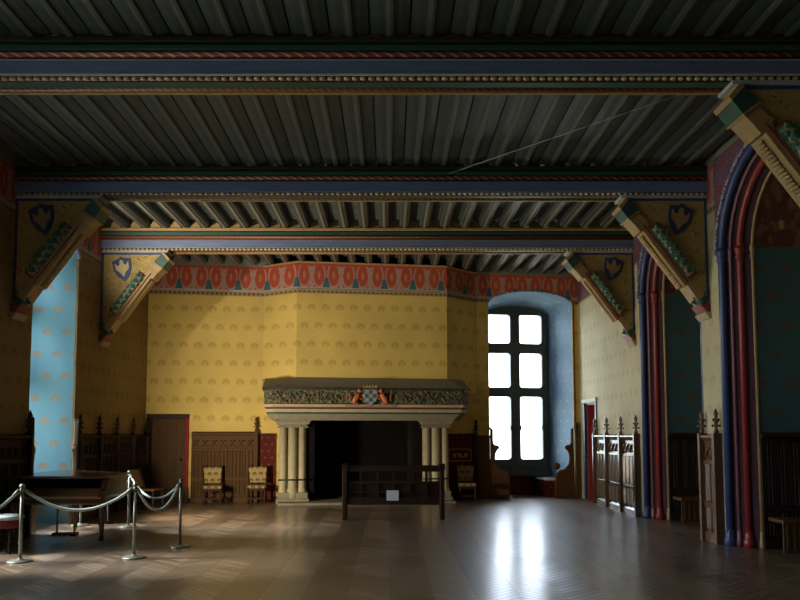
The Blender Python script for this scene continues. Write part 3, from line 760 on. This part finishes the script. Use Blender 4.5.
# mantel, chamfered plan
def plan(e, f):     # e: sideways growth, f: projection
    return [(3.0 - e, -.002), (3.0 - e, -f + .22), (3.2 - e, -f), (7.20 + e, -f), (7.40 + e, -f + .22), (7.40 + e, -.002)]
def tier(b, z0, z1, e0, f0, e1, f1):
    A, B_ = plan(e0, f0), plan(e1, f1); n = len(A)
    b.add([(x, y, z0) for x, y in A] + [(x, y, z1) for x, y in B_], [tuple(range(n)), tuple(range(2 * n - 1, n - 1, -1))] + [(i, (i + 1) % n, n + (i + 1) % n, n + i) for i in range(n)])
A_ = plan(.28, 1.0); B_ = [(2.70, -.002), (2.78, -.08), (3.49, -.67), (7.15, -.67), (7.60, -.31), (7.66, -.002)]
b = MB().add([(x, y, 2.69) for x, y in A_] + [(x, y, 2.94) for x, y in B_], [tuple(range(6)), tuple(range(11, 5, -1))] + [(i, (i + 1) % 6, 6 + (i + 1) % 6, 6 + i) for i in range(6)]); b.build('mantel_shelf', M['stone_grey'], fp)
b = MB(); tier(b, 2.64, 2.69, .27, 1.0, .29, 1.02); b.build('shelf_edge', M['dark_core'], fp)
b = MB(); tier(b, 2.30, 2.64, .24, .95, .24, .95); cf = b.build('carved_frieze', M['vine'], fp)
b = MB(); random.seed(3)
xs = 3.05
for zz in (2.40, 2.53):                         # leaves and stems of the vine in relief
    for k in range(44):
        x = 2.95 + k * .104 + random.uniform(-.02, .02)
        if 4.5 < x < 5.9: continue
        b.ball((x, -.955, zz + .05 * sin(k * 1.3)), .045, .03, .030, 7, 4)
b.build('vine_leaves', M['vine'], cf)
for side in ((2.98, 4.5), (5.9, 7.42)):
    n = 40; MB().tube([(side[0] + (side[1] - side[0]) * k / n, -.965, 2.47 + .09 * sin(k * .8)) for k in range(n + 1)], .014, 5).build('vine_stem', M['vine'], cf)
b = MB(); tier(b, 2.24, 2.30, .24, .96, .27, .99); b.build('upper_moulding', M['stone'], fp)
b = MB(); tier(b, 2.19, 2.24, .20, .93, .20, .93); b.build('red_fillet', M['beam_red'], fp)
b = MB(); tier(b, 2.12, 2.19, .20, .94, .22, .97); b.build('middle_moulding', M['stone'], fp)
b = MB(); tier(b, 2.08, 2.12, .17, .90, .17, .90); b.build('green_fillet', M['beam_green'], fp)
b = MB(); tier(b, 1.93, 2.08, .04, .80, .17, .93); b.build('lower_moulding', M['stone_grey'], fp)
# jambs
def jamb(sc, mir):
    b = MB()
    b.box(sc - .32, sc + .32, -.62, -.002, .12, 1.76)
    for dx, rr in ((-.22, .085), (0, .11), (.22, .085)): b.lathe([(rr * 1.3, .12), (rr * 1.3, .3), (rr * 1.05, .36), (rr, .42), (rr, 1.76)], sc + dx, -.64, 14)
    j = b.build('jamb', M['stone'], fp)
    b = MB()
    for z0, z1, e, f in ((1.76, 1.79, .36, .74), (1.79, 1.84, .33, .70), (1.84, 1.90, .38, .78), (1.90, 1.932, .42, .82)): b.box(sc - e, sc + e, -f, -.002, z0, z1)
    b.build('capital', M['stone_grey'], j, .008)
    MB().box(sc - .38, sc + .38, -.80, -.002, 0, .12).box(sc - .35, sc + .35, -.76, -.002, .12, .26).build('jamb_base', M['stone_grey'], j, .01)
    MB().tube([(sc - .34, -.77, .55), (sc + .34, -.77, .55)], .018, 6).build('rail', M['iron'], j)
jamb(3.44, 1); jamb(6.85, -1)
# firebox
b = MB(); b.box(3.96, 6.31, .55, .60, 0, 1.93).box(3.86, 3.95, .0, .60, 0, 1.93).box(6.32, 6.4, .0, .60, 0, 1.93).box(3.9, 6.4, .0, .60, 1.93, 2.0); b.build('firebox', M['soot'], fp)
MB().box(3.76, 6.53, -.62, -.002, 1.93, 2.0).box(3.76, 3.95, -.6, -.002, .1, 1.93).box(6.32, 6.53, -.6, -.002, .1, 1.93).build('inner_lining', M['soot'], fp)
MB().box(3.1, 7.2, -1.25, .55, 0, .055).build('hearth_slab', M['oak_mid'] if False else M['stone_grey'], fp, .01)
# coat of arms
sh = [(5.22 + x, 2.47 + z) for x, z in ((0, -.22), (.10, -.14), (.17, -.02), (.18, .17), (.09, .19), (0, .18), (-.09, .19), (-.18, .17), (-.17, -.02), (-.10, -.14))]
co = MB().prism(sh, -1.03, -.95).build('coat_of_arms', M['arms'], fp, .01)
b = MB().box(5.06, 5.38, -1.01, -.95, 2.66, 2.71)
for k in range(5): b.ball((5.08 + k * .07, -.99, 2.73), .024, .02, .035, 6, 4)
b.build('crown', M['ochre_paint'], co)
def lion(cx, m):
    b = MB(); y = -1.0
    def P(x, z): return (cx + m * x, y, z)
    b.tube([P(.10, 2.32), P(.06, 2.40), P(.0, 2.48), P(-.03, 2.56)], [.05, .065, .07, .05], 8)        # trunk
    b.ball(P(-.05, 2.62), .055, .045, .05); b.ball(P(-.10, 2.605), .028, .03, .022)                   # head, muzzle
    b.tube([P(-.02, 2.52), P(-.10, 2.50), P(-.16, 2.54)], [.03, .025, .02], 6); b.tube([P(.0, 2.46), P(-.09, 2.43), P(-.15, 2.46)], [.03, .022, .02], 6)
    b.tube([P(.09, 2.36), P(.02, 2.33), P(-.04, 2.31)], [.045, .03, .022], 6)
    b.tube([P(.11, 2.33), P(.19, 2.38), P(.17, 2.48), P(.21, 2.56)], [.018, .014, .014, .022], 6)     # tail
    return b.build('lion_supporter', M['lion'], fp)
lion(4.92, -1); lion(5.52, 1)
MB().box(4.62, 5.84, -1.0, -.94, 2.25, 2.31).build('arms_ledge', M['stone_grey'], fp, .01)

# ------------------------------------------------------------------ furniture
def chair(label, loc, rz, grp=None):
    r = thing('upholstered_chair', label, 'chair', loc, rz, grp); D = M['oak_dark']
    MB().box(-.22, .22, -.21, .21, .35, .42).build('seat', M['cloth'], r, .03)
    MB().box(-.215, .215, .19, .25, .46, .84).build('backrest', M['cloth'], r, .025)
    for sx in (-1, 1):
        MB().tube([(sx * .20, .20, 0), (sx * .20, .19, .35), (sx * .205, .225, .86)], .022, 8).build('leg', D, r)
        MB().lathe([(.018, 0), (.028, .05), (.018, .09), (.028, .18), (.022, .26), (.028, .35)], sx * .19, -.18, 8).build('leg', D, r)
    MB().box(-.19, .19, -.19, -.165, .10, .14).box(-.205, -.18, -.18, .2, .12, .16).box(.18, .205, -.18, .2, .12, .16).build('stretcher', D, r)
    MB().box(-.20, .20, -.195, .195, .30, .35).build('seat_rail', D, r)
    return r
def onwall(s, d): x, y = bw(s, d); return (x, y, 0)
ch = chair('gold upholstered chair against the oak wainscot, beside the door', onwall(1.60, .42), ANG + R(4), 'gold upholstered chairs by the end wall')
dup(ch, onwall(2.62, .42), ANG - R(3), 'gold upholstered chair below the maroon panel left of the fireplace', 'gold upholstered chairs by the end wall')
dup(ch, onwall(7.66, .42), ANG - R(6), 'gold upholstered chair right of the fireplace', 'gold upholstered chairs by the end wall')
# side chair seen in profile
r = thing('wooden_side_chair', 'wooden side chair with raked tan back beside the roped-off corner', 'chair', (-5.10, 16.6, 0), R(90 - 14))
MB().box(-.22, .22, -.24, .22, .42, .46).build('seat', M['oak_mid'], r, .01)
b = MB().box(-.21, .21, -.015, .015, .0, .40, Matrix.Translation((0, .26, .48)) @ Matrix.Rotation(R(-22), 4, 'X')); b.build('backrest', M['oak_tan'], r, .01)
for sx in (-1, 1):
    MB().tube([(sx * .19, .26, 0), (sx * .19, .21, .44), (sx * .19, .36, .88)], .02, 8).build('leg', M['oak_dark'], r)
    MB().tube([(sx * .19, -.22, 0), (sx * .19, -.2, .42)], .02, 8).build('leg', M['oak_dark'], r)

# settle in front of the fireplace, seen from behind
st = thing('wooden_settle', 'dark oak settle facing the fireplace, small white card on its back', 'bench', (.065, 14.76, 0)); D = M['oak_dark']; w2 = .965
for sx in (-1, 1):
    po = MB().box(sx * w2 - (.09 if sx > 0 else 0), sx * w2 + (0 if sx > 0 else .09), 0, .09, 0, .98).build('back_post', D, st, .012)
    MB().prism([(0, .94), (.10, .94), (.13, 1.0), (.10, 1.05), (.02, 1.05), (-.03, 1.0)], sx * (w2 - .10), sx * (w2 + .01), 'x').build('post_scroll', D, po)
    ar = MB().prism([(.09, .60), (.45, .60), (.55, .66), (.56, .72), (.50, .74), (.40, .68), (.09, .68)], sx * (w2 - .075), sx * (w2 - .005), 'x').build('armrest', D, st, .01)
    MB().box(sx * (w2 - .075), sx * (w2 - .005), .46, .54, 0, .62).build('front_leg', D, st, .01)
    b = MB()
    for k in range(3): b.tube([(sx * (w2 - .04), .17 + k * .1, .44), (sx * (w2 - .04), .17 + k * .1, .60)], .018, 8)
    b.build('arm_spindles', D, ar)
MB().box(-w2 + .08, w2 - .08, .01, .08, .90, 1.02).build('top_rail', D, st, .015)
MB().box(-w2 + .08, w2 - .08, .02, .07, .66, .72).build('mid_rail', M['oak_dark'], st, .008)
MB().box(-w2 + .08, w2 - .08, .02, .07, .50, .53).build('thin_rail', M['oak_dark'], st, .006)
MB().box(-w2 + .08, w2 - .08, .015, .075, .28, .42).build('lower_rail', D, st, .01)
for x in (-.62, -.30, 0, .30, .62): MB().box(x - .025, x + .025, .03, .06, .42, .90).build('back_slat', D, st)
MB().box(-w2 + .08, w2 - .08, .045, .055, .42, .66).build('back_panel', M['oak_dark'], st)
MB().box(-w2 + .05, w2 - .05, .08, .55, .40, .44).build('seat_board', D, st, .01)
MB().box(-w2 + .08, w2 - .08, .50, .53, .30, .40).build('seat_apron', D, st)
MB().box(-.13, .10, .008, .014, .36, .55).build('information_card', M['paper'], st)['label'] = 'white blank card'

# grand piano
pn = thing('grand_piano', 'dark brown grand piano with closed lid behind the rope barrier', 'piano', (-4.885, 11.42, 0))
def pout(e, y0=0.0):
    pts = [(-.73 - e, y0 - e), (.73 + e, y0 - e), (.73 + e, .95)]
    for k in range(1, 13):
        t = k / 12; x = .73 - 1.0 * (t * t * (3 - 2 * t)) * .95; y = .95 + .85 * t
        pts.append((x + e, y + e * .3))
    pts += [(-.35 + e, 1.98 + e), (-.60, 2.0 + e), (-.73 - e, 1.88)]
    return pts
MB().prism(pout(0, .28), .66, .95, 'z').build('case', M['walnut'], pn, .012)
MB().prism(pout(.02, .02), .965, .995, 'z').build('lid', M['walnut'], pn, .006)
MB().prism(pout(.005, .26), .95, .965, 'z').build('lid_lip', M['walnut_edge'], pn)
MB().box(-.73, .73, 0, .30, .58, .68).build('keybed', M['walnut'], pn, .012)
MB().box(-.68, .68, -.012, 0, .665, .69).box(-.68, .68, -.012, 0, .585, .60).build('keybed_inlay', M['walnut_edge'], pn)
MB().prism([(.02, .70), (.26, .80), (.28, .80), (.28, .95), (.30, .95), (.30, .68), (.02, .68)], -.62, .62, 'x').build('fallboard', M['walnut_edge'], pn)
for sx in (-1, 1): MB().prism([(0, .66), (.30, .66), (.30, .965), (.16, .965), (.08, .80), (0, .76)], sx * .63, sx * .73, 'x').build('cheek', M['walnut'], pn, .01)
def pleg(x, y):
    l = MB().tube([(x, y, .60), (x, y, .54), (x, y - .01, .46), (x, y - .015, .30), (x, y, .14), (x, y - .02, .05)], [.075, .07, .055, .04, .03, .04], 10).build('leg', M['walnut'], pn)
    MB().lathe([(.02, 0), (.03, .02), (.03, .04), (.02, .06)], x, y - .02, 10).build('caster', M['pewter'], l)
pleg(.66, .12); pleg(-.66, .12); pleg(-.38, 1.75)
b = MB().box(-.14, -.12, .42, .46, .12, .60).box(.12, .14, .42, .46, .12, .60).box(-.18, .18, .36, .5, .08, .13)
ly = b.build('pedal_lyre', M['walnut'], pn, .006)
for x in (-.08, 0, .08): MB().box(x - .02, x + .02, .22, .36, .09, .10).build('pedal', M['pewter'], ly)
MB().prism([(-.05, .66), (.62, .66), (.62, .58), (-.05, .58)], .9, 1.0, 'y').build('cross_brace', M['walnut'], pn)
# stool
sl = thing('piano_stool', 'small piano stool with pale round top and crimson apron', 'stool', (-5.24, 10.72, 0))
MB().lathe([(.20, .445), (.235, .46), (.24, .48), (.22, .505), (.10, .515)], 0, 0, 24).build('seat', M['seat_white'], sl)
MB().lathe([(.215, .34), (.225, .36), (.225, .43), (.21, .445)], 0, 0, 24).build('apron', M['crimson'], sl)
for k in range(4):
    a = R(45 + 90 * k); MB().tube([(cos(a) * .17, sin(a) * .17, .34), (cos(a) * .20, sin(a) * .20, .26), (cos(a) * .15, sin(a) * .15, .10), (cos(a) * .22, sin(a) * .22, .012)], [.028, .024, .014, .02], 8).build('leg', M['oak_dark'], sl)

# rope barrier
PO = [(-5.52, 9.35), (-4.66, 9.94), (-3.33, 10.26), (-3.0, 11.25), (-4.53, 13.62), (-5.45, 13.85)]
pl = ['rope barrier post at the far left edge', 'rope barrier post in front of the piano keyboard', 'rope barrier post at the front corner, right of the piano', 'rope barrier post at the right end of the barrier', 'slim rope barrier post behind the piano', 'rope barrier post by the blue window']
proto = None
for i, (x, y) in enumerate(PO):
    if proto is None:
        proto = thing('barrier_post', pl[0], 'barrier post', (x, y, 0), 0, 'rope barrier posts')
        MB().lathe([(.155, 0), (.155, .012), (.14, .022), (.04, .03), (.028, .05)], 0, 0, 24).build('base', M['pewter'], proto)
        MB().lathe([(.021, .03), (.021, .88)], 0, 0, 12).build('pole', M['pewter'], proto)
        MB().lathe([(.021, .88), (.034, .885), (.034, .905), (.022, .915), (.036, .935), (.038, .95), (.026, .968), (.008, .975)], 0, 0, 14).build('knob', M['pewter'], proto)
    else: dup(proto, (x, y, 0), 0, pl[i], 'rope barrier posts')
def rope(a, b_, sag, label):
    A, B_ = Vector((*a, .90)), Vector((*b_, .90)); n = 18; d_ = (B_ - A).normalized(); A += d_ * .035; B_ -= d_ * .035
    pts = [A.lerp(B_, k / n) - Vector((0, 0, sag * (1 - (2 * k / n - 1) ** 2))) for k in range(n + 1)]
    o = MB().tube(pts, .019, 8).build('barrier_rope', M['rope']); tag(o, label, 'rope', 'barrier ropes')
    MB().tube([pts[0], pts[1]], .025, 8).build('rope_end_cap', M['pewter'], o); MB().tube([pts[-2], pts[-1]], .025, 8).build('rope_end_cap', M['pewter'], o)
rope(PO[0], PO[1], .30, 'pale barrier rope hanging at the far left edge')
rope(PO[1], PO[2], .27, 'pale barrier rope hanging in front of the piano')
rope(PO[2], PO[3], .33, 'pale barrier rope between the corner post and the right end post')
rope(PO[3], PO[4], .30, 'dim barrier rope running back from the right end post')
rope(PO[4], PO[5], .30, 'dim barrier rope behind the piano')
